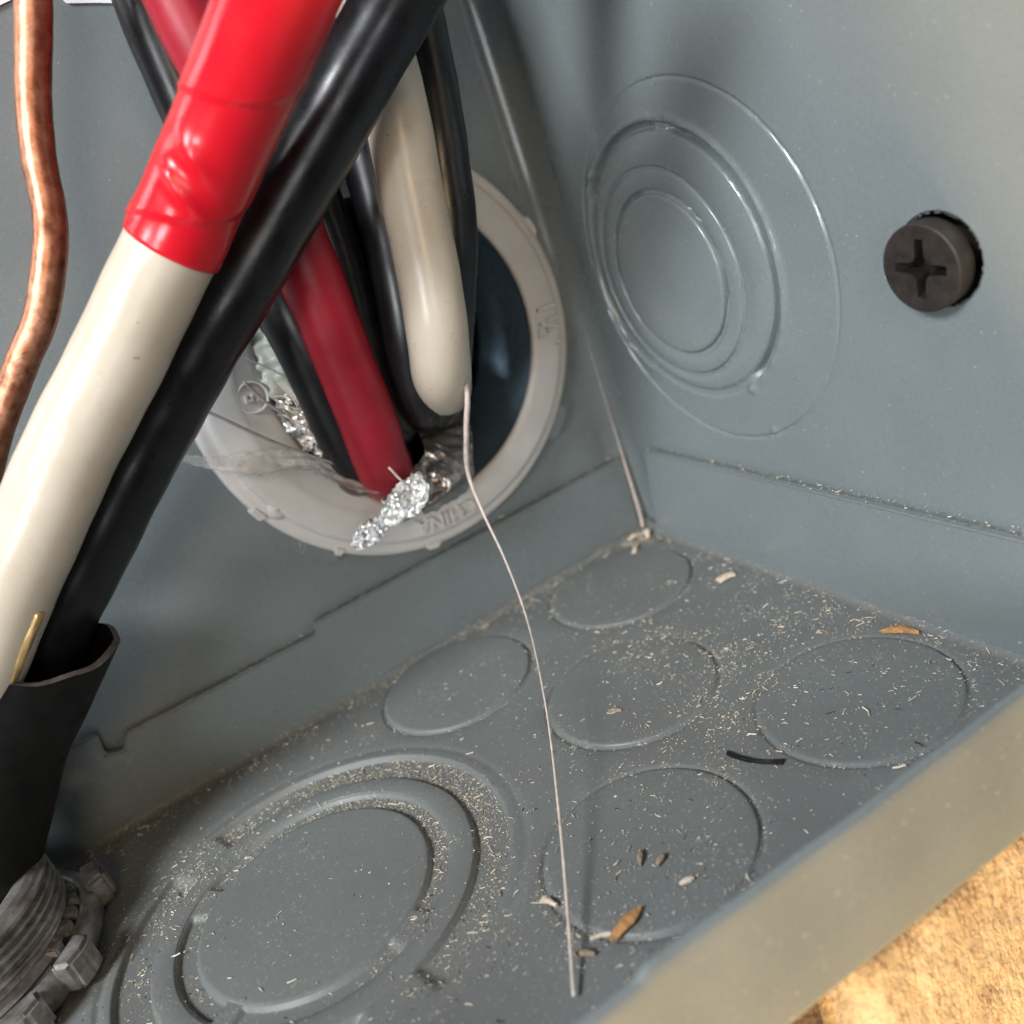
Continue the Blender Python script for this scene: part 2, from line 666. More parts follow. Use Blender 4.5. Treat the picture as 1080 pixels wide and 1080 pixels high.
def floor_h(x, y):
    h = np.zeros_like(x)
    for kx, ky in K.values():
        rho = np.hypot(x - kx, y - ky)
        h -= 0.34 * np.exp(-((rho - KR - 0.18) / 0.26) ** 2)
        h -= 0.10 * np.exp(-((rho - KR - 0.6) / 0.9) ** 2)
    rho = np.hypot(x - C6[0], y - C6[1])
    ang = np.degrees(np.arctan2(y - C6[1], x - C6[0]))

    def tab(a0, wd):
        d = np.abs((ang - a0 + 180) % 360 - 180)
        return 1 - sstep(wd * 1.25, wd * 0.75, d)
    m1 = tab(117, 9) * tab(-84, 10)
    m2 = tab(136, 8) * tab(-62, 9) * tab(214, 5)
    h -= 0.75 * m1 * sstep(18.75, 19.0, rho) * (1 - sstep(22.75, 23.15, rho))
    h -= 0.60 * m2 * sstep(13.5, 13.75, rho) * (1 - sstep(15.7, 16.0, rho))
    h -= 0.22 * np.exp(-((rho - 24.6) / 0.5) ** 2) * (0.4 + 0.6 * (np.cos(np.radians(ang - 190)) > 0))
    # gentle unevenness of pressed sheet
    h += 0.10 * np.sin(x * 0.11 + 1) * np.sin(y * 0.13) + 0.03 * np.sin(x * 0.42) * np.sin(y * 0.37 + 2)
    # turn up into the flange along the back and the right
    h += 1.3 * (1 - np.sqrt(np.clip(1 - np.clip((y + 3.0) / 1.3, 0, 1) ** 2, 0, 1)))
    h += 1.3 * (1 - np.sqrt(np.clip(1 - np.clip((x + 3.0) / 1.3, 0, 1) ** 2, 0, 1)))
    return h


heightfield('bottom_panel', np.r_[np.linspace(-140, -118, 60)[:-1], np.linspace(-118, -0.8, 560)], np.linspace(-83.6, -0.8, 400), floor_h,
            lambda u, v, h: (u, v, h), 'paint_dusty', box, keep=lambda u, v: np.hypot(u - C6[0], v - C6[1]) > 26.0)

polar_patch('bottom_panel_pressing', C6, 26.4, floor_h, lambda u, v, h: (u, v, h + 0.012), 'paint_dusty', box)

# back wall with the opening for the conduit
RC = (-33.0, 44.3)


def back_h(x, z):
    return 0.12 * np.sin(x * 0.06 + 0.5) * np.sin(z * 0.05) + 0.03 * np.sin(x * 0.31) * np.sin(z * 0.27)


heightfield('back_panel', np.linspace(-140, -4.2, 160), np.linspace(-1, 135, 160), back_h,
            lambda u, v, h: (u, -h, v), 'paint', box, keep=lambda u, v: np.hypot(u - RC[0], v - RC[1]) > 24.2, flip=True)

# right wall
B1, B2, B3, B4 = (-24.9, 43.1), (-24.8, 43.1), (-26.7, 44.1), (-30.4, 43.5)


def side_h(y, z):
    h = np.zeros_like(y)

    def un(a, p):
        ar = np.radians(a)
        return np.clip(0.85 + 0.35 * np.sin(2 * ar + p) + 0.25 * np.sin(5 * ar + 2 * p) + 0.12 * np.sin(17 * ar + p) + 0.08 * np.sin(41 * ar), 0.15, 1.4)

    def pol(c):
        return np.hypot(y - c[0], z - c[1]), np.degrees(np.arctan2(z - c[1], -(y - c[0])))
    rho, a = pol(B3)
    big = sstep(-58, -52, a) * (1 - sstep(140, 150, a))
    low = sstep(176, 181, a % 360) * (1 - sstep(228, 236, a % 360))
    br = sstep(3, 6, np.abs(a - 78)) * 0.75 + 0.25
    deep = np.clip(big * br + low, 0, 1)
    h -= (0.20 + 1.1 * deep) * sstep(17.15, 17.5, rho) * (1 - sstep(18.15, 18.6, rho))
    h += 0.34 * deep * un(a, 1.0) * np.exp(-((rho - 19.0) / 0.45) ** 2)
    rho, a = pol(B1)
    h -= un(a, 2.2) * (0.25 + 0.45 * sstep(-40, 20, a)) * np.exp(-((rho - 11.15) / 0.30) ** 2)
    rho, a = pol(B2)
    h -= 0.28 * un(a, 4.0) * np.exp(-((rho - 14.15) / 0.22) ** 2)
    rho, a = pol(B4)
    gr = np.where(a < -60, 1.5, 1.0)
    h -= 0.26 * gr * un(a, 0.3) * np.exp(-((rho - 23.35) / 0.20) ** 2)
    # small lumps of paint where the bridges are
    for (yy, zz, amp, s) in ((-11.8, 33.2, 0.5, 0.7), (-13.6, 57.6, 0.4, 0.7), (-35.9, 27.7, 0.45, 0.7), (-34.4, 60.4, 0.35, 0.8), (-38.3, 21.9, 0.35, 0.6), (-35.0, 44.5, 0.25, 0.5), (-9.6, 41.0, 0.3, 0.5)):
        h += amp * np.exp(-(((y - yy) ** 2 + (z - zz) ** 2) / s ** 2))
    h += 0.10 * np.sin(y * 0.10 + 1) * np.sin(z * 0.09) + 0.02 * np.sin(y * 0.5) * np.sin(z * 0.43 + 2)
    return h


heightfield('side_panel', np.linspace(-84.8, -4.2, 430), np.r_[np.linspace(-1, 70, 380)[:-1], np.linspace(70, 135, 120)], side_h,
            lambda u, v, h: (-h, u, v), 'paint', box, keep=lambda u, v: (np.hypot(u + 28.4, v - 43.6) > 25.4) & (np.hypot(u + 66.9, v - 43.45) > 4.55), flip=True)  # second cut-out takes the added dark pocket around the screw
polar_patch('side_panel_pressing', (-28.4, 43.6), 25.85, side_h, lambda u, v, h: (-h - 0.012, u, v), 'paint', box, flip=True, dr=0.13)

# rounded bend where the two walls meet
RB = 4.2          # bend radius
th = np.linspace(0, math.pi / 2, 14)
zz = np.linspace(-1, 135, 120)
verts = []
for z in zz:
    rb = RB
    for t in th:
        dent = 0.12 * math.exp(-((z - 72) / 6) ** 2) + 0.05 * math.sin(z * 0.5)
        verts.append((-RB + (rb + dent) * math.sin(t), -RB + (rb + dent) * math.cos(t), z))
mk('corner_bend', verts, [q[::-1] for q in grid_faces(len(zz), len(th))], 'paint', box)

# flanges folded up from the floor, spot-welded against the walls
fl_poly = [(-140, 0.6), (-2.6, 0.6), (-2.1, 13.4), (-58.2, 13.7), (-58.8, 12.0), (-87.2, 12.5), (-88.2, 10.6), (-90.4, 11.4), (-90.0, 14.7), (-140, 14.8)]
prism('back_flange', fl_poly, -2.0, -0.75, lambda u, v, w_: (u, w_, v), 'paint', box, 0.25)
fb_poly = [(-84.8, 0.6), (-5.6, 0.6), (-8.8, 15.5), (-84.8, 15.2)]
prism('side_flange', fb_poly, -2.0, -0.75, lambda u, v, w_: (w_, u, v), 'paint', box, 0.25)

# front lip: the floor sheet folds up at the front
xs = np.linspace(-140, -0.3, 240)


def lip_profile(x):
    top = 14.4 + (-38 - x) * 0.045
    if x < -58.6:
        top -= 0.5 * float(sstep(-58.6, -59.8, np.array(x)))
    wv = 0.08 * math.sin(x * 0.2) + 0.05 * math.sin(x * 0.53)
    out = []
    # outer face from the underside bend to the top, over the sheet edge, down the inner face
    for k in range(5):
        a = math.pi / 2 * k / 4
        out.append((-83.4 - 1.6 * math.sin(a), 1.7 - 0.055 * (x + 45) - 1.6 * math.cos(a)))
    out.append((-85.0 + wv, 6.5))
    out.append((-85.0 + wv, top - 1.6))
    for k in range(7):
        a = math.pi * k / 6
        out.append((-84.5 - 0.5 * math.cos(a) + wv, top - 0.5 + 0.5 * math.sin(a)))
    out.append((-84.0, 6.5))
    out.append((-83.9, 1.8))
    out.append((-82.6, 0.35))
    out.append((-81.8, 0.02))
    return out


verts = []
for x in xs:
    for (y, z) in lip_profile(x):
        verts.append((x, y, z))
npf = len(lip_profile(0))
mk('front_lip', verts, [q[::-1] for q in grid_faces(len(xs), npf)], 'paint', box)
prism('underside', [(-140, -79), (-0.6, -79), (-0.6, 0.6), (-140, 0.6)], -1.4, -1.0, lambda u, v, w_: (u, v, w_), 'paint', box)

# knockouts in the floor
for i, (kk, tilt, hh) in enumerate((('a', (0.012, 0.008), 0.26), ('b', (-0.004, 0.012), 0.22), ('c', (0.004, 0.014), 0.30),
                                    ('d', (0.010, 0.004), 0.14), ('e', (0.010, 0.002), 0.14))):
    disc('knockout', K[kk], KR - 0.12, hh, 'paint_dusty', box, 'z', tilt, seed=i)
ko = annulus('knockout_ring', C6, 16.05, C6, 18.8, 0.14, 'paint_dusty', box, 'z', 20, label='ring of the large concentric floor knockout')
disc('knockout', C6, 13.55, 0.16, 'paint_dusty', box, 'z', (0.004, 0.004), seed=9, label='centre blank of the large concentric floor knockout')
# knockouts in the right wall
disc('knockout', B1, 10.85, 0.42, 'paint', box, 'x', (0.010, -0.004), seed=12, label='centre blank of the eccentric wall knockout')
annulus('knockout_ring', B1, 11.45, B2, 13.95, 0.16, 'paint', box, 'x', 31)
annulus('knockout_ring', B2, 14.35, B3, 17.15, 0.14, 'paint', box, 'x', 33)

# ================================================================== conduit and bushing in the back wall
cn = lathe('conduit', [(22.3, 3.2), (22.3, -12), (21.5, -12.3), (21.5, -14.6), (22.2, -15), (22.2, -90), (22.56, -90), (22.56, 3.2)], 'conduit', None,
           (RC[0], 0, RC[1]), 'y', 96)
tag(cn, 'blue black steel conduit running away behind the grey bushing', 'conduit')
wl = mk('conduit_end_shade', [(RC[0] + 24 * math.cos(2 * math.pi * k / 32), 89.5, RC[1] + 24 * math.sin(2 * math.pi * k / 32)) for k in range(32)],
        [tuple(range(32))], 'conduit', cn, smooth=False)
wl.name = 'far_end'

bush = empty('conduit_bushing', (RC[0], 0, RC[1]))
tag(bush, 'grey moulded plastic ring bushing around the wires in the back wall', 'bushing')
prof = [(22.62, -12), (22.62, 2.9), (22.0, 3.5), (21.7, 4.1), (21.78, 4.65), (22.2, 4.92), (23.2, 5.0), (24.8, 4.85), (26.1, 4.65), (26.6, 4.45), (26.85, 4.0), (26.95, 3.4), (27.1, 3.15),
        (27.8, 3.1), (28.5, 2.95), (28.85, 2.5), (28.9, 0.25), (24.6, 0.25), (24.6, -12)]
lathe('ring', prof, 'bushing', bush, (RC[0], 0, RC[1]), 'y', 160)
for k, deg in enumerate((-129, -99.5, 18.5, 100, 205)):
    a = math.radians(deg)
    c, s_ = math.cos(a), math.sin(a)
    w0 = 1.0 + 0.5 * (k % 3)
    poly = [(27.9, -w0), (29.1, -w0 * 0.8), (29.4, 0), (29.1, w0 * 0.8), (27.9, w0)]
    prism('rib', poly, 0.4, 3.3, lambda u, v, h: (RC[0] + u * c - v * s_, -h, RC[1] + u * s_ + v * c), 'bushing', bush, 0.35)
# broad inner shoulder of the moulding on its left side
verts, nsh = [], 40
for k in range(nsh):
    a = math.radians(138 + 112 * k / (nsh - 1))
    rin = 22.3 - 4.6 * math.sin(math.pi * k / (nsh - 1)) ** 0.6
    for q in range(7):
        r_ = 22.4 + (rin - 22.4) * q / 6
        h_ = 4.95 - 0.255 * (22.4 - r_) - (0.35 if q == 6 else 0)
        verts.append((RC[0] + r_ * math.cos(a), -h_, RC[1] + r_ * math.sin(a)))
    verts.append((RC[0] + rin * math.cos(a), -0.8, RC[1] + rin * math.sin(a)))
mk('shoulder', verts, grid_faces(nsh, 8), 'bushing', bush)
# little round gate mark on the left shoulder
lathe('gate_mark', [(0.02, 5.0), (0.9, 4.85), (1.5, 4.3), (1.7, 3.3), (0.02, 3.3)], 'bushing', bush,
      (RC[0] + 26.4 * math.cos(math.radians(208)), 0.4, RC[1] + 26.4 * math.sin(math.radians(208))), 'y', 24)


def glyphs(items, parent, name, label=None):
    """raised letters following the ring; items: (char, angle_deg, radius, size_mm, rotate_extra)"""
    verts, faces = [], []
    for ch, deg, rad, size, extra in items:
        cu = bpy.data.curves.new('glyph', 'FONT')
        cu.body = ch
        cu.size = size
        cu.extrude = 0.55
        cu.bevel_depth = 0.05
        cu.offset = 0.04
        cu.bevel_resolution = 1
        cu.resolution_u = 4
        cu.align_x = 'CENTER'
        cu.align_y = 'CENTER'
        ob = bpy.data.objects.new('glyph', cu)
        col.objects.link(ob)
        bpy.context.view_layer.update()
        me = ob.evaluated_get(bpy.context.evaluated_depsgraph_get()).to_mesh()
        a = math.radians(deg)
        # letter tops point outwards, reading clockwise as seen from the front
        rot = a - math.pi / 2 + extra
        cr, sr = math.cos(rot), math.sin(rot)
        b = len(verts)
        for v in me.vertices:
            x = v.co.x * cr - v.co.y * sr
            y = v.co.x * sr + v.co.y * cr
            px, pz = rad * math.cos(a) + x, rad * math.sin(a) + y
            rr = math.hypot(px, pz)
            base = np.interp(rr, [17.0, 22.0, 23.2, 24.8, 26.1, 26.7], [3.6, 4.88, 5.0, 4.85, 4.65, 4.4])
            verts.append((RC[0] + px, -(base + 0.08 + v.co.z), RC[1] + pz))
        for p in me.polygons:
            faces.append([b + i for i in p.vertices])
        ob.evaluated_get(bpy.context.evaluated_depsgraph_get()).to_mesh_clear()
        bpy.data.objects.remove(ob)
        bpy.data.curves.remove(cu)
    o = mk(name, verts, faces, 'bushing', parent, smooth=False)
    if label:
        o['label'] = label
    return o


glyphs([('C', -85.5, 24.6, 3.1, 0), ('H', -91.0, 24.6, 3.1, 0), ('I', -94.9, 24.6, 3.1, 0), ('N', -98.6, 24.6, 3.1, 0), ('A', -103.8, 24.6, 3.1, 0)],
       bush, 'lettering', 'raised word CHINA')
glyphs([('1', -5.5, 24.3, 4.4, 0), ('1', -9.6, 25.1, 2.8, 0), ('/', -11.8, 24.3, 4.2, 0), ('2', -14.2, 23.5, 2.8, 0), ('"', -18.4, 24.9, 4.0, 0)], bush, 'lettering',
       'raised size mark of one and a half inches')
glyphs([('5', 172.0, 20.5, 2.6, 0)], bush, 'lettering', 'raised mark inside a circle')
am = math.radians(172.0)
mx, mz = RC[0] + 20.5 * math.cos(am), RC[1] + 20.5 * math.sin(am)
lathe('circle_mark', [(1.75, 4.2), (1.85, 4.85), (2.0, 4.95), (2.15, 4.85), (2.25, 4.2)], 'bushing', bush, (mx, 0, mz), 'y', 40)

# lug of the steel locknut that shows below the bushing
ln = empty('conduit_locknut', (RC[0], 0, RC[1]))
tag(ln, 'grey steel locknut lug peeping out below the plastic bushing', 'locknut')
lathe('nut_ring', [(24.9, 0.05), (27.6, 0.05), (27.6, 0.22), (24.9, 0.22)], 'paint', ln, (RC[0], 0, RC[1]), 'y', 80)
for deg in (-133.5, -43, 47, 137):
    a = math.radians(deg)
    c, s_ = math.cos(a), math.sin(a)
    prism('lug', [(27.0, -3.4), (30.4, -2.9), (31.0, 0), (30.4, 2.9), (27.0, 3.4)], 0.1, 2.6,
          lambda u, v, h: (RC[0] + u * c - v * s_, -h, RC[1] + u * s_ + v * c), 'paint', ln, 0.5)

# ================================================================== wires out of the conduit
BW = {
    'red': [(-35, 40, 37), (-36.5, 8, 31.0), (-39.6, -2.3, 28.6), (-42.0, -9.5, 32.1), (-42.9, -14.2, 39.3), (-43.1, -15.5, 46.8), (-43.2, -16.8, 57.3), (-43.4, -16.6, 74.1), (-44.6, -16.6, 89.3), (-44.7, -16.1, 98.7), (-45, -16, 125)],
    'blackL': [(-40, 40, 42), (-43.0, 7, 34), (-44.1, -4.4, 31.8), (-45.5, -9.7, 39.3), (-46.0, -11.9, 47.1), (-46.4, -12.0, 54.9), (-46.5, -9.5, 71.5), (-46.5, -8.8, 89.8), (-45.5, -8.1, 100.5), (-45, -8, 125)],
    'white2': [(-24, 40, 42), (-24.5, 10, 37.6), (-26.4, 0.5, 37.2), (-30.7, -11.5, 39.0), (-33.0, -19.8, 43.6), (-32.6, -22.3, 48.9), (-31.3, -22.5, 55.0), (-29.3, -21.6, 64.6), (-27.3, -20.8, 73.8), (-25.6, -19.0, 85.0), (-24.9, -17.4, 95.0), (-24, -16, 125)],
    'M1': [(-33, 40, 46), (-36, 5, 36), (-37.8, -7.1, 36.6), (-39.4, -11.0, 41.9), (-39.3, -12.6, 52.0), (-38.4, -12.9, 60.3), (-37.7, -12.2, 70.6), (-37.7, -9.6, 90.4), (-37, -9, 125)],
    'M2': [(-30, 40, 50), (-32, 2, 38), (-34.3, -11.3, 38.4), (-35.0, -14.8, 42.6), (-33.6, -16.3, 51.1), (-32.0, -15.9, 59.0), (-30.3, -14.7, 69.1), (-28.4, -12.3, 87.4), (-27, -11, 125)],
    'BR': [(-24, 40, 48), (-27, 2, 37), (-31.2, -9.5, 37.0), (-31.0, -17.0, 43.8), (-27.0, -17.6, 53.0), (-24.5, -17.6, 58.6), (-22.1, -16.7, 66.6), (-19.2, -14.9, 76.2), (-17.5, -13.5, 83.7), (-15.8, -12.2, 93.8), (-14, -11, 125)],
}


def gentle(seed, amp=0.05):
    rg = random.Random(seed)
    a, b, c = rg.uniform(0, 6), rg.uniform(0, 6), rg.uniform(0, 6)
    return lambda s, t: amp * (np.sin(s * 0.35 + a) * np.cos(t + b) + 0.5 * np.sin(s * 0.9 + c))


def wire(name, key, r, mat, label, seed):
    o = tube(name, BW[key], r, mat, None, seg=32, step=0.7, rfun=gentle(seed), up=(0, 0.2, 1), origin=BW[key][2])
    return tag(o, label, 'wire', 'insulated wires coming out of the bushing')


wire('insulated_wire', 'red', 3.75, 'red', 'dark red wire rising out of the grey bushing', 1)
wire('insulated_wire', 'blackL', 3.55, 'black', 'black wire on the left of the dark red wire', 2)
wire('insulated_wire', 'white2', 3.8, 'white', 'off white wire bending down into the bushing', 3)
wire('insulated_wire', 'M1', 3.4, 'black', 'black wire close against the right side of the dark red wire', 4)
wire('insulated_wire', 'M2', 3.4, 'black', 'black wire tucked against the left side of the off white wire', 5)
wire('insulated_wire', 'BR', 3.5, 'black', 'black wire curving along the right side of the off white wire', 6)

# ================================================================== front wires and cable
WH = [(-113.2, -13.5, 18.6), (-104.1, -16.2, 26.6), (-95.2, -20.9, 34.6), (-79.1, -26.4, 50.2), (-66.3, -29.1, 61.2), (-58.4, -30.6, 68.0), (-50.3, -37.2, 76.3), (-44.5, -44.8, 82.9), (-40.1, -52.5, 87.9), (-36, -60, 93)]
wt = empty('taped_wire', (-95.2, -20.9, 34.6))
tag(wt, 'off white wire with its upper half wrapped in bright red tape', 'wire')
tube('insulation', WH, 4.5, 'white', wt, seg=40, step=0.7, rfun=gentle(8, 0.06))
# the tape: overlapping spiral turns, a wrinkled pucker and a lifted end
TP = smooth_path(WH, 0.35)
d0 = np.linalg.norm(TP - np.array((-58.6, -30.6, 67.8)), axis=1).argmin()
TPc = TP[d0:][::6]


def tape_r(s, t):
    f = (s / 13.0 - t / (2 * np.pi)) % 1.0
    step_ = 0.20 * (1 - f) * sstep(0.0, 0.015, f)
    r = 0.06 + step_ + 0.02 * np.sin(s * 0.8 + 2 * t)
    for (s0, t0, amp, ws, wt_) in PUCKER:
        dt = (t - t0 + np.pi) % (2 * np.pi) - np.pi
        q = (s - s0) + dt * 2.2
        r = r + amp * np.exp(-(q / ws) ** 2 - (dt / wt_) ** 2)
    return r


_tp = smooth_path(TPc, 0.35)
_T, _N, _B = frames(_tp, (0, 0.3, 1))
_v = np.array((-0.35, -0.93, 0.10))          # the side of the tape that faces out of the box
TV = math.atan2(float(_v @ _B[24]), float(_v @ _N[24]))
PUCKER = [(7.0, TV, 0.45, 0.8, 0.45), (8.8, TV + 0.15, -0.10, 1.0, 0.45), (10.8, TV - 0.1, 0.42, 1.1, 0.40), (5.6, TV - 0.2, -0.05, 0.7, 0.35),
          (2.4, TV + 1.4, 0.16, 1.6, 0.30), (1.8, TV - 1.5, 0.18, 1.4, 0.35), (8.0, TV - 0.35, 0.30, 0.5, 0.25)]
tube('tape_wrap', TPc, 4.55, 'tape', wt, seg=112, step=0.35, rfun=tape_r, caps=True)

BL = [(-103.7, -12.2, 19.9), (-95.5, -13.9, 26.3), (-88.9, -14.2, 31.8), (-83.7, -15.4, 36.6), (-76.9, -16.7, 42.4), (-68.9, -18.2, 49.1), (-52.7, -23.7, 62.2), (-46.3, -25.4, 67.1), (-39.4, -27.9, 72.9), (-28.6, -31.9, 81.7), (-18.6, -35.8, 90.1), (-8, -40, 99)]
tag(tube('insulated_wire', BL, 4.15, 'black', None, seg=40, step=0.7, rfun=gentle(9, 0.07), origin=BL[2]),
    'thick black wire running beside the red taped wire, out of the black sheath', 'wire')

CW = [(-54.5, -17, 115), (-56.3, -16.2, 98.5), (-58.4, -16.2, 93.8), (-61.6, -15.2, 87.6), (-64.6, -15.8, 80.8), (-66.2, -16.3, 75.4), (-68.3, -17.3, 71.1), (-72.0, -16.9, 65.8), (-75.9, -15.8, 62.0), (-79.8, -14.8, 58.1), (-84.4, -14.0, 52.8), (-91.5, -12.5, 44.2)]
tag(tube('copper_wire', CW, [1.8, 1.8, 1.8, 1.8, 1.75, 1.7, 1.75, 1.7, 1.65, 1.6, 1.55], 'copper', None, seg=28, step=0.4,
         rfun=lambda s, t: 0.035 * np.sin(s * 0.7 + t) + 0.012 * np.sin(s * 2.1 + 2 * t), origin=CW[5]),
    'bare copper wire with a bend at the left edge', 'wire')

# black cable sheath, cut open where the wires fan out
JK = [(-113.0, -19.0, 3.0), (-111.4, -17.8, 7.0), (-109.2, -16.0, 11.0), (-106.6, -14.6, 15.2), (-103.2, -13.9, 20.3), (-98.9, -14.4, 26.0), (-94.2, -15.6, 30.6), (-90.2, -16.8, 34.4)]
jk = empty('cable_sheath', JK[0])
tag(jk, 'black cable sheath rising from the metal connector, cut open at its top', 'cable')
path = smooth_path(JK, 0.7)
T_, N_, B_ = frames(path, (0, -0.6, 0.6))
n_p, sg = len(path), 56
L = np.r_[0, np.cumsum(np.linalg.norm(np.diff(path, axis=0), axis=1))]


VR = np.array((0.826, -0.463, -0.323))      # the cut stands higher on the right
VC = np.array((-0.342, -0.865, 0.366))      # and lower on the open side of the box


def sheath(rad, name, mat, inner):
    verts = []
    for i in range(n_p):
        fr = L[i] / L[-1]
        for k in range(sg):
            a = 2 * math.pi * k / sg
            r = rad - 1.2 * fr * (0 if inner else 0) - 0.9 * math.exp(-((fr - 0.25) / 0.2) ** 2)
            r += 0.12 * math.sin(3 * a + fr * 4) * fr
            # the cut slants: the far right side stands higher and the rim is ragged
            e_ = N_[i] * math.cos(a) + B_[i] * math.sin(a)
            sl = (4.6 * float(e_ @ VR) - 1.6 * float(e_ @ VC) + 0.35 * math.sin(4 * a + 1) + 0.25 * math.sin(9 * a)) * max(0, (fr - 0.55) / 0.45)
            p = path[i] + N_[i] * r * 0.92 * math.cos(a) + B_[i] * r * math.sin(a) + T_[i] * sl
            verts.append(p)
    f = grid_faces(n_p, sg, True)
    return verts, f


vo, fo = sheath(9.3, 'o', 'jacket', False)
mk('sheath', vo, fo, 'jacket', jk)
vi, fi = sheath(8.55, 'i', 'jacket', True)
rimv = vo[-sg:] + vi[-sg:]
mk('lining', vi, [q[::-1] for q in fi], 'jacket', jk)
mk('cut_edge', rimv, [(k, (k + 1) % sg, sg + (k + 1) % sg, sg + k) for k in range(sg)], 'jacket_cut', jk)

STUB = [(-96.5, -21.0, 29.4), (-91.2, -24.7, 34.3), (-88.3, -26.2, 37.2), (-85.5, -27.2, 40.0)]
# snipped bare strand between the wires at the sheath mouth
st = tube('wire_stub', STUB, [0.55, 0.55, 0.52, 0.5], 'goldwire', None, seg=14, step=0.5,
          rfun=lambda s, t: 0.08 * np.sin(5 * t + s), origin=STUB[0])
tag(st, 'snipped pale brass wire end between the off white and black wires', 'wire')

# ================================================================== cable connector and its locknut
CC = (-113.0, -17.5)
cc = empty('cable_connector', (CC[0], CC[1], 0))
tag(cc, 'worn metal cable connector with a lugged locknut around the black sheath', 'connector')
seg, turns_n = 96, 60
verts = []
zs = np.linspace(0.3, 7.2, turns_n)
for z in zs:
    for k in range(seg):
        a = 2 * math.pi * k / seg
        f = ((z / 1.5) - a / (2 * math.pi)) % 1.0
        r = 12.55 + 0.75 * (1 - abs(2 * f - 1)) ** 1.0
        verts.append((CC[0] + r * math.cos(a), CC[1] + r * math.sin(a), z))
mk('thread', verts, grid_faces(turns_n, seg, True), 'zinc', cc, smooth=False)
wbc = wobble(77, 0.12)
cp = [(12.6, 5.6)]
for k in range(5):
    z0 = 5.8 + k * 1.08
    cp += [(13.05, z0), (13.55, z0 + 0.18), (13.55, z0 + 0.55), (13.05, z0 + 0.78)]
cp += [(12.9, 11.2), (12.3, 11.6), (11.2, 11.7), (10.2, 11.1), (9.7, 9.5), (9.7, 5.6)]
co = lathe('collar', cp, 'zinc', cc, (CC[0], CC[1], 0), 'z', 72, wob=lambda a, r, h: wbc(a + h * 0.3))
co.data.polygons.foreach_set('use_smooth', [False] * len(co.data.polygons))
# small keys on the thread
for k, deg in enumerate((-34, -22, -12, -2, 10)):
    a = math.radians(deg)
    c, s_ = math.cos(a), math.sin(a)
    prism('key', [(12.5, -0.8), (14.1, -0.7), (14.1, 0.7), (12.5, 0.8)], 3.4, 4.6 + 0.2 * (k % 2),
          lambda u, v, h: (CC[0] + u * c - v * s_, CC[1] + u * s_ + v * c, h), 'zinc', cc, 0.2)
nut = lathe('locknut', [(13.6, 0.35), (15.3, 0.35), (15.7, 0.8), (15.7, 2.9), (15.2, 3.5), (14.2, 3.6), (13.6, 3.2)], 'zinc', cc, (CC[0], CC[1], 0), 'z', 96,
            wob=lambda a, r, h: 0.12 * math.sin(7 * a))
for k, deg in enumerate((10, 58, 106, 154, 202, 250, -38, -64)):
    a = math.radians(deg)
    c, s_ = math.cos(a), math.sin(a)
    pr = prism('lug', [(15.0, -2.5), (17.4, -2.1), (17.9, 0), (17.4, 2.1), (15.0, 2.5)], 0.5, 4.6,
               lambda u, v, h: (CC[0] + u * c - v * s_, CC[1] + u * s_ + v * c, h), 'zinc', cc, 0.45)
    pr.parent = nut
    pr.location = (0, 0, 0)

# ================================================================== foil, film and fibres at the bushing
def ribbon(name, pts, width, mat, parent, normal, amp=0.0, seed=0, twist=0.0, nw=10, step=0.4, thick=0.06, origin=(0, 0, 0), jit=0.0, smooth=True, rag=0.08, crease=0.0):
    path = smooth_path(pts, step)
    T, N, B = frames(path, normal)
    g = np.random.default_rng(seed)
    n = len(path)
    wid = np.interp(np.linspace(0, 1, n), np.linspace(0, 1, len(width)), width)
    s = np.linspace(0, 1, n)
    nz = np.zeros((n, nw))
    for fr, a_ in ((3, 1.0), (7, 0.7), (13, 0.45), (25, 0.3)):
        ph = g.uniform(0, 6.28, 4)
        U, V = np.meshgrid(s, np.linspace(0, 1, nw), indexing='ij')
        nz += a_ * np.abs(np.sin(fr * U * 3 + ph[0] + 2 * np.sin(V * 3 + ph[1]))) * np.cos(V * fr * 0.7 + ph[2] + U * 4)
    verts = []
    J = g.standard_normal((n, nw, 3)) * jit
    if crease:
        sl_ = np.cumsum(np.r_[0, np.linalg.norm(np.diff(path, axis=0), axis=1)])
        U, V = np.meshgrid(sl_, np.linspace(-0.5, 0.5, nw), indexing='ij')
        V = V * wid[:, None]
        cr = np.zeros((n, nw))
        for fq in (0.5, 0.7, 1.0, 1.5, 2.2):
            an = g.uniform(0, np.pi)
            q = (U * np.cos(an) + V * np.sin(an)) * fq / 2 + g.uniform(0, 1) + 0.25 * np.sin(U * 1.3 + V * 2 * fq)
            cr += np.abs((q % 1.0) - 0.5) * 2 / fq
        J += (cr * crease)[..., None] * N[:, None, :]
    for side in (0, 1):
        for i in range(n):
            tw = twist * s[i]
            across = B[i] * math.cos(tw) + N[i] * math.sin(tw)
            up_ = N[i] * math.cos(tw) - B[i] * math.sin(tw)
            edge = 1 + rag * (math.sin(i * 1.7) + 0.6 * math.sin(i * 3.9))
            for j in range(nw):
                v = (j / (nw - 1) - 0.5) * wid[i] * edge
                verts.append(path[i] + across * v + up_ * (amp * nz[i, j] + side * thick) + J[i, j])
    f = grid_faces(n, nw)
    m_ = n * nw
    f += [tuple(m_ + q for q in ff[::-1]) for ff in grid_faces(n, nw)]
    for i in range(n - 1):
        for j in (0, nw - 1):
            a, b = i * nw + j, (i + 1) * nw + j
            f.append((a, b, m_ + b, m_ + a))
    return mk(name, verts, f, mat, parent, smooth=smooth, origin=origin)


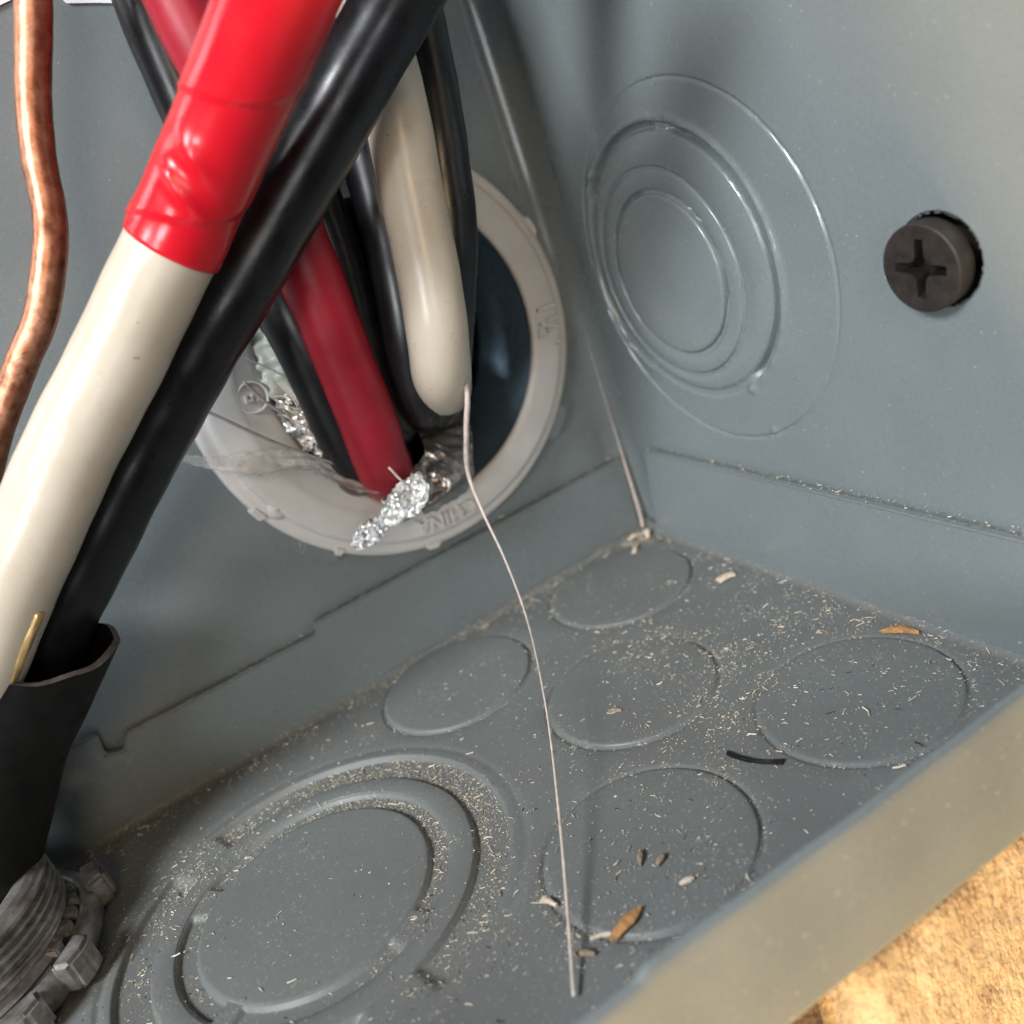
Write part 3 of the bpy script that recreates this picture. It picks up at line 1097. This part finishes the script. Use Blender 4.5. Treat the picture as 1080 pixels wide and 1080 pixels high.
sh = ribbon('foil_strip', [(-29.5, 2, 34.5), (-30.8, -6, 32.0), (-33.6, -11.0, 29.6), (-37.2, -12.0, 28.2), (-41.2, -11.6, 27.4), (-44.0, -11, 26.6)], [6.5, 8.0, 7.4, 6.2, 5.4, 3.5], 'film_grey', None, (0, -1, 0.6), 0.12, 3, 0.3, nw=24, step=0.2, origin=(-30.8, -6, 32.0), rag=0.01, crease=0.20)
tag(sh, 'grey translucent shielding strip folded over the bushing edge', 'foil')
sh2 = ribbon('foil_strip', [(-27.0, 2, 31), (-28.4, -6, 28.6), (-31.6, -10.2, 26.2), (-35.5, -10.6, 25.0), (-39.5, -10.0, 24.4)], [5, 5.8, 5.6, 4.4, 1.8], 'film_grey', None, (0.5, -1, -0.2), 0.12, 8, 0.3, nw=20, step=0.2, origin=(-28.4, -6, 28.6), rag=0.01, crease=0.15)
tag(sh2, 'grey shielding strip under the white thread beside the raised lettering', 'foil')
fo1 = ribbon('crumpled_foil', [(-38.4, -13.6, 30.2), (-40.6, -13.4, 28.6), (-43.0, -13.0, 27.4), (-45.4, -12.4, 26.6), (-48.0, -11.6, 25.6), (-50.0, -10.8, 24.6)], [1.6, 4.6, 4.6, 2.2, 3.6, 1.4], 'foil', None, (0, -1, 0.5), 0.10, 5, 0.5, nw=18, step=0.26, origin=(-43.0, -13.0, 27.4), smooth=False, crease=0.55, rag=0.04)
tag(fo1, 'bright crumpled silver foil scrap below the dark red wire', 'foil')
sp = ribbon('foil_braid', [(-56.5, -7.6, 40.5), (-51.0, -8.8, 37.4), (-48.2, -9.6, 33.8), (-45.5, -10.4, 31.0), (-42.5, -10.8, 29.2)], [1.6, 2.6, 2.4, 2.6, 1.6], 'film', None, (0, -1, 0.4), 0.35, 12, 0.6, nw=12, origin=(-48.2, -9.6, 33.8))
tag(sp, 'frayed silvery film curling under the black wire at the bushing', 'film')
cf = ribbon('clear_film', [(-65.0, -6.0, 44.2), (-61.5, -6.6, 41.8), (-57.5, -7.6, 40.0), (-53.0, -8.0, 38.4), (-49.5, -8.6, 36.2)], [0.9, 1.8, 3.2, 3.2, 2.4], 'film', None, (0, -1, 0.2), 0.3, 21, 0.8, nw=10, origin=(-57.5, -7.6, 40.0))
tag(cf, 'shred of clear film lying across the left rim of the bushing', 'film')
gs = ribbon('foil_tongue', [(-49.8, -1.5, 56.0), (-49.4, -3.0, 51.0), (-48.9, -4.4, 46.8), (-48.2, -5.6, 43.0)], [3.6, 4.4, 4.0, 2.4], 'film_green', None, (-0.6, -1, 0.1), 0.15, 33, 0.5, origin=(-49.4, -3.0, 51.0), rag=0.01, crease=0.4)
tag(gs, 'greenish film strip behind the left black wire inside the bushing', 'film')
gb = ribbon('foil_flake', [(-50.0, -4.6, 45.4), (-49.3, -5.8, 42.4), (-48.4, -6.6, 39.2), (-47.2, -7.6, 36.4)], [2.0, 3.8, 3.4, 2.0], 'foil', None, (-0.5, -1, 0.5), 0.1, 41, 0.3, nw=14, step=0.3, origin=(-49.3, -5.8, 42.4), smooth=False, crease=0.35)
tag(gb, 'shining foil flake left of the black wire inside the bushing', 'foil')


def strand(pts, r, mat, label, name='fibre_strand', cat='fibre', group=None):
    o = tube(name, pts, r, mat, None, seg=8, step=0.5, origin=pts[0])
    return tag(o, label, cat, group)


strand([(-60.1, -9.0, 48.9), (-58.0, -9.2, 46.4), (-55.7, -9.2, 43.6), (-52.8, -9.4, 40.4), (-49.5, -9.6, 37.2), (-45, -10, 33)], 0.22, 'greyfibre', 'long grey strand slanting across the left side of the bushing')
strand([(-54.0, -7.6, 50.0), (-52.6, -7.5, 46.6), (-51.0, -7.6, 44.0)], 0.20, 'greyfibre', 'short grey strand over the circled mark on the bushing')
strand([(-55.3, -6.4, 56.3), (-52.5, -7.4, 52.6), (-49.6, -8.2, 49.2), (-47.5, -8.6, 46.4)], 0.13, 'greyfibre', 'thin grey strand entering the left of the bushing from above')
strand([(-53.6, -6.2, 58.8), (-50.6, -7.0, 57.4), (-48.0, -7.6, 55.6)], 0.12, 'greyfibre', 'thin grey strand under the crossing of the two black wires')
strand([(-51.3, -8.2, 44.2), (-49.4, -8.6, 41.8), (-47.3, -9.0, 40.2)], 0.12, 'fibre', 'fine pale strand crossing the shining foil flake')
strand([(-49.3, -8.0, 46.0), (-48.9, -8.6, 42.0), (-48.6, -9.2, 38.6)], 0.12, 'fibre', 'fine pale strand hanging down over the shining foil flake')
strand([(-47.2, -8.6, 45.6), (-48.2, -9.0, 41.0), (-49.6, -9.2, 38.0)], 0.12, 'fibre', 'fine pale strand crossing from the black wire to the clear film')
strand([(-43.4, -17.0, 34.2), (-42.4, -17.2, 31.6), (-41.6, -16.6, 30.8), (-40.6, -16.2, 31.8)], 0.16, 'fibre', 'little white curl of lint on the end of the dark red wire')

for k in range(9):
    g_ = random.Random(200 + k)
    a_ = np.array((g_.uniform(-51.5, -49), g_.uniform(-9, -7.5), g_.uniform(38, 50)))
    b_ = np.array((g_.uniform(-48.5, -46.5), g_.uniform(-9.8, -8.6), g_.uniform(36, 47)))
    m_ = (a_ + b_) / 2 + np.array((g_.uniform(-.8, .8), -0.5, g_.uniform(-.8, .8)))
    strand([tuple(a_), tuple(m_), tuple(b_)], 0.075, 'fibre', 'hair fine pale strand tangled in front of the shining foil flake', group='hair fine strands tangled at the foil flake')
THR = [(-30.2, -17.5, 45.5), (-31.4, -21.6, 40.5), (-32.6, -19.4, 34.8), (-33.2, -15.8, 28.0), (-34.2, -18.6, 23.0), (-35.0, -22.2, 17.6), (-36.5, -26.2, 10.9), (-43.1, -39.9, 7.0), (-51.0, -54.0, 4.0), (-56.8, -63.6, 1.9), (-60.7, -69.9, 0.55)]
strand(THR, [0.30, 0.36, 0.34, 0.16, 0.10, 0.10, 0.12, 0.14, 0.17, 0.19, 0.19], 'fibre', 'long pale thread hanging from the bushing down to the box floor', 'loose_thread', 'thread')

# ================================================================== screw in the right wall
SC = (-66.5, 43.4)
sc = empty('machine_screw', (0, SC[0], SC[1]))
tag(sc, 'dark brown cross head screw standing proud of the right wall', 'screw')
bm = bmesh.new()
seg = 64
rings = [(0.2, 4.25), (2.0, 4.3), (2.15, 4.25), (2.22, 4.12)]
rv = []
for h, r in rings:
    rv.append([bm.verts.new(((-h) * MM, (SC[0] - r * math.cos(2 * math.pi * k / seg)) * MM, (SC[1] + r * math.sin(2 * math.pi * k / seg)) * MM)) for k in range(seg)])
for i in range(len(rings) - 1):
    for k in range(seg):
        bm.faces.new((rv[i][k], rv[i][(k + 1) % seg], rv[i + 1][(k + 1) % seg], rv[i + 1][k]))
bm.faces.new(rv[0][::-1])
bm.faces.new(rv[-1])
bmesh.ops.recalc_face_normals(bm, faces=bm.faces)
me = bpy.data.meshes.new('head')
bm.to_mesh(me)
bm.free()
me.materials.append(M['screw'])
me.materials.append(M['recess_shade'])
head = bpy.data.objects.new('head', me)
col.objects.link(head)
# cross-shaped cutter
bm = bmesh.new()
outline = []
for q in range(4):
    a0 = math.radians(q * 90 + 84)
    c, s_ = math.cos(a0), math.sin(a0)
    for (u, v) in ((2.55, -0.46), (3.7, 0.60), (1.5, 0.70), (0.95, 0.98)):
        if (u, v) == (2.55, -0.46):
            for (uu, vv) in ((1.5, -0.68), (3.7, -0.60)):
                outline.append((uu * c - vv * s_, uu * s_ + vv * c))
        else:
            outline.append((u * c - v * s_, u * s_ + v * c))
front = [bm.verts.new((-4.0 * MM, (SC[0] - u) * MM, (SC[1] + v) * MM)) for u, v in outline]
back = [bm.verts.new((-0.5 * MM, (SC[0] - u * 0.55) * MM, (SC[1] + v * 0.55) * MM)) for u, v in outline]
bm.faces.new(front)
bm.faces.new(back[::-1])
for k in range(len(outline)):
    k2 = (k + 1) % len(outline)
    bm.faces.new((front[k], back[k], back[k2], front[k2]))
bmesh.ops.recalc_face_normals(bm, faces=bm.faces)
mc = bpy.data.meshes.new('cutter')
bm.to_mesh(mc)
bm.free()
mc.materials.append(M['screw'])
mc.materials.append(M['recess_shade'])
mc.polygons.foreach_set('material_index', [1] * len(mc.polygons))
cut = bpy.data.objects.new('cutter', mc)
col.objects.link(cut)
md = head.modifiers.new('cut', 'BOOLEAN')
md.operation = 'DIFFERENCE'
md.solver = 'EXACT'
md.object = cut
bpy.context.view_layer.update()
me2 = bpy.data.meshes.new_from_object(head.evaluated_get(bpy.context.evaluated_depsgraph_get()))
head.modifiers.clear()
head.data = me2
bpy.data.objects.remove(cut)
head.parent = sc
head.location = -sc.location
lathe('shade_pocket', [(4.62, 0.02), (4.7, -3.0), (0.02, -3.0), (0.02, -3.2), (5.1, -3.2), (5.1, -0.25)], 'recess_shade', sc, (0, -66.9, 43.45), 'x', 48)  # added dark pocket, stands in for the shaded side of the head
lathe('shank', [(0.02, 0.4), (2.4, 0.4), (2.4, -6), (0.02, -6)], 'screw', sc, (0, SC[0], SC[1]), 'x', 32)

# ================================================================== white sheet added for a bright reflection at the top of the back wall
prism('reflection_sheet', [(-76, 96.9), (-63, 97.2), (-58.5, 97.9), (-56, 99.5), (-54.5, 99.2), (-53.0, 96.2), (-50, 95.5), (-46.5, 94.6), (-44.5, 93.7), (-43.5, 96), (-42.5, 112), (-76, 114)], -0.25, -0.45,
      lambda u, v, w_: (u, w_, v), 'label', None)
refl = bpy.data.objects['reflection_sheet']
tag(refl, 'white sheet standing in for a bright reflection at the top left of the back wall', 'label')


# ================================================================== wood chips on the floor
def chip(name, centre, length, width, ang, mat, label, bend=0.3, seed=0, shape='leaf', cat='wood chip', thick=0.25, lift=0.35):
    g = random.Random(seed)
    n = 9
    c, s_ = math.cos(ang), math.sin(ang)
    top, verts = [], []
    for i in range(n):
        t = i / (n - 1)
        u = (t - 0.5) * length
        if shape == 'leaf':
            wd = width * math.sin(math.pi * (0.06 + 0.90 * t)) ** 0.8
        elif shape == 'sliver':
            wd = width * (0.75 + 0.25 * math.sin(3 * t + seed))
        else:
            wd = width * (0.8 + 0.35 * g.random())
        off = bend * math.sin(math.pi * t)
        for sd in (-1, -0.35, 0.35, 1):
            v = sd * wd / 2 * (1 + 0.12 * g.uniform(-1, 1)) + (off if shape == 'curl' else 0)
            z = lift + (off if shape != 'curl' else 0) * 0.8 + 0.12 * g.uniform(-1, 1) * width * 0.4 + 0.15 * (1 - abs(sd))
            verts.append((centre[0] + u * c - v * s_, centre[1] + u * s_ + v * c, z + thick / 2))
    m_ = len(verts)
    verts += [(x, y, z - thick) for x, y, z in verts]
    f = grid_faces(n, 4)
    f += [tuple(m_ + q for q in ff[::-1]) for ff in grid_faces(n, 4)]
    for i in range(n - 1):
        for j in (0, 3):
            a, b = i * 4 + j, (i + 1) * 4 + j
            f.append((a, b, m_ + b, m_ + a))
    for i in (0, n - 1):
        for j in range(3):
            a, b = i * 4 + j, i * 4 + j + 1
            f.append((a, b, m_ + b, m_ + a))
    o = mk(name, verts, f, mat, None, smooth=False, origin=(centre[0], centre[1], 0))
    bm = bmesh.new()
    bm.from_mesh(o.data)
    bmesh.ops.recalc_face_normals(bm, faces=bm.faces)
    bm.to_mesh(o.data)
    bm.free()
    return tag(o, label, cat, 'larger chips lying on the box floor')


chip('wood_chip', (-52.9, -67.0), 4.3, 1.3, math.radians(12), 'chip', 'leaf shaped orange brown wood chip on the floor beside the pale thread', 0.25, 1)
chip('wood_chip', (-56.8, -59.2), 1.9, 0.75, math.radians(-70), 'chip_pale', 'pale rounded wood chip just left of the hanging thread', 0.2, 2, 'sliver')
chip('wood_chip', (-6.5, -28.1), 2.6, 1.3, math.radians(-10), 'chip_pale', 'pale square flake on bare floor near the back corner', 0.15, 3, 'block')
chip('wood_chip', (-4.6, -57.2), 4.2, 1.2, math.radians(-62), 'chip', 'reddish brown chip on the floor close to the right wall', 0.5, 4)
chip('plastic_shaving', (-30.1, -59.6), 6.4, 0.55, math.radians(-65), 'black', 'thin curved black shaving on the floor between two knockouts', -0.55, 5, 'curl', 'shaving', 0.3, 0.25)
chip('wood_chip', (-35.0, -39.8), 1.7, 0.55, math.radians(-50), 'chip_grey', 'small dark chip inside the middle floor knockout', 0.2, 6)
chip('wood_chip', (-47.2, -61.6), 2.0, 0.55, math.radians(50), 'chip_grey', 'grey brown splinter standing upright in the knockout nearest the lip', 0.35, 7)
chip('wood_chip', (-46.0, -63.4), 1.7, 0.6, math.radians(20), 'chip_grey', 'grey brown splinter, the right one of a pair', 0.3, 8)
chip('wood_chip', (-57.6, -66.8), 2.0, 0.6, math.radians(-45), 'chip_grey', 'tan splinter on the floor right of the thread end', 0.2, 9)
chip('wood_chip', (-55.4, -66.3), 2.0, 0.45, math.radians(-28), 'chip_pale', 'thin white splinter touching the leaf shaped chip', 0.1, 10, 'sliver')
chip('wood_chip', (-45.9, -67.3), 1.5, 0.6, math.radians(-20), 'chip_pale', 'small tan chip between the leaf shaped chip and the lip', 0.15, 12)
chip('wood_chip', (-3.6, -5.2), 2.8, 1.0, math.radians(55), 'chip_pale', 'pale curled shaving heaped in the back corner', 0.9, 13)
chip('wood_chip', (-5.4, -4.0), 2.6, 0.9, math.radians(-20), 'chip_pale', 'second pale shaving left of the back corner heap', 0.6, 14)
chip('wood_chip', (-7.6, -7.2), 3.4, 0.8, math.radians(40), 'chip_pale', 'flat pale splinter at the rim of the corner knockout', 0.3, 15, 'sliver')
cs = tube('corner_highlight', [(-1.7, -1.7, 33), (-1.8, -1.8, 24), (-2.0, -2.1, 12), (-2.6, -2.8, 2.2), (-3.0, -3.2, 0.9)], [0.03, 0.07, 0.12, 0.28, 0.25], 'fibre', None, seg=8, origin=(-2.6, -2.8, 2.2))  # pale sliver modelled in place of the highlight along the bend
tag(cs, 'thin pale sliver added for the highlight down the back corner of the box', 'fibre')

# ================================================================== sawdust: thousands of tiny fibres, nobody could count them
def sawdust(n):
    pts = []
    target = n

    def dens(x, y):
        d = 0.10
        for (kx, ky, sx, sy, a) in ((-30, -50, 9, 9, 0.75), (-24, -33, 6, 7, 0.8), (-47, -62, 9, 9, 0.45), (-14, -50, 9, 7, 0.5), (-18, -44, 4, 5, 0.7), (-58, -62, 5, 7, 0.55),
                                   (-8, -40, 5, 9, 0.5), (-70, -62, 9, 6, 0.35), (-12, -66, 9, 8, 0.35), (-86, -22, 9, 6, 0.5)):
            d += a * math.exp(-((x - kx) / sx) ** 2 - ((y - ky) / sy) ** 2)
        d += 0.55 * math.exp(-((y + 3.2) / 2.6) ** 2) * (x > -112)
        d += 0.8 * math.exp(-((y + 2.6) / 1.6) ** 2) * (-62 < x < -3)
        d += 0.22 * math.exp(-((x + 3) / 3) ** 2)
        for kx, ky in K.values():
            rho = math.hypot(x - kx, y - ky)
            d += 0.42 * math.exp(-((rho - 11.3) / 0.5) ** 2)
            if rho < 10.6:
                d *= 0.55
        rho = math.hypot(x - C6[0], y - C6[1])
        if 19 < rho < 22.8:
            d += 0.9 if (x - C6[0]) + 0.7 * (y - C6[1]) > -4 else 0.30
        elif 13.8 < rho < 15.8:
            d += 0.55 if (x - C6[0]) + 0.7 * (y - C6[1]) > -6 else 0.25
        elif rho < 13.3:
            d *= 0.42
        if x < -60 and y < -62:
            d *= 0.25
        # patchy, not even
        pt = 0.5 + 0.5 * math.sin(x * 0.55 + 2 * math.sin(y * 0.31)) * math.sin(y * 0.61 + 1.7 * math.sin(x * 0.27))
        d *= 0.25 + 1.1 * pt * pt
        return min(1.0, d)
    while len(pts) < target:
        x, y = random.uniform(-118, -1.5), random.uniform(-82, -1.8)
        if random.random() < dens(x, y):
            pts.append((x, y))
    return pts


verts, faces = [], []
pts = sawdust(12500)
k = 0
while k < 1700:               # dust packed into the pressed grooves of the large knockout
    a_ = math.radians(random.gauss(25, 48))
    r_ = random.uniform(19.1, 22.7) if random.random() < 0.68 else random.uniform(13.8, 15.6)
    pts.append((C6[0] + r_ * math.cos(a_), C6[1] + r_ * math.sin(a_)))
    k += 1
for k in range(260):          # crumbs swept into the back corner
    pts.append((-2.6 - abs(random.gauss(0, 3.2)), -2.8 - abs(random.gauss(0, 2.4))))
ND = len(pts)
ledge = []
for k in range(420):          # grit lying on the top edge of the two flanges
    if k % 2:
        xx = random.uniform(-100, -4)
        ledge.append((xx, random.uniform(-1.9, -0.2), 13.75 if xx > -58.4 else 12.2))
    else:
        ledge.append((random.uniform(-1.9, -0.2), random.uniform(-80, -9), 15.55))
pts += [(a_, b_) for a_, b_, c_ in ledge]
XY = np.array(pts)
Hh = floor_h(XY[:, 0], XY[:, 1])
for i, (x, y) in enumerate(pts):
    h = float(Hh[i]) if i < ND else ledge[i - ND][2]
    for kx, ky in K.values():
        if math.hypot(x - kx, y - ky) < KR - 0.3:
            h = max(h, 0.22)
    rho = math.hypot(x - C6[0], y - C6[1])
    if (rho < 13.4 or 16.2 < rho < 18.6) and i < ND:
        h = max(h, 0.17)
    ln_ = min(1.3, max(0.04, random.lognormvariate(-2.15, 0.85)))
    wd = random.uniform(0.030, 0.075) * (1 + ln_ * 0.7)
    a = random.uniform(0, 6.283)
    tl = random.uniform(-0.3, 0.4) * ln_
    kink = random.uniform(-0.4, 0.4)
    c, s_ = math.cos(a), math.sin(a)
    b = len(verts)
    for u, k0 in ((-0.5, -1), (0.0, 1), (0.5, -1)):
        uu = u * ln_
        vv = kink * ln_ * 0.5 * (k0 > 0)
        zc = h + 0.06 + max(0.0, tl * (u + 0.5))
        for (dv, dz) in ((-wd / 2, 0), (wd / 2, 0), (0, wd * 0.9)):
            verts.append((x + uu * c - (vv + dv) * s_, y + uu * s_ + (vv + dv) * c, zc + dz))
    for k in (0, 3):
        for j in range(3):
            j2 = (j + 1) % 3
            faces.append((b + k + j, b + k + j2, b + k + 3 + j2, b + k + 3 + j))
    faces.append((b, b + 1, b + 2))
    faces.append((b + 6, b + 8, b + 7))
dust = mk('sawdust', verts, faces, 'dust', None, smooth=False)
for mn in ('chip_pale', 'chip_grey', 'black'):
    dust.data.materials.append(M[mn])
mi = rng.choice([0, 1, 2, 3], size=len(faces) // 8, p=[0.55, 0.27, 0.13, 0.05])
dust.data.polygons.foreach_set('material_index', np.repeat(mi, 8).astype(np.int32))
tag(dust, 'pale sawdust and tiny wood fibres strewn over the box floor', 'sawdust', kind='stuff')
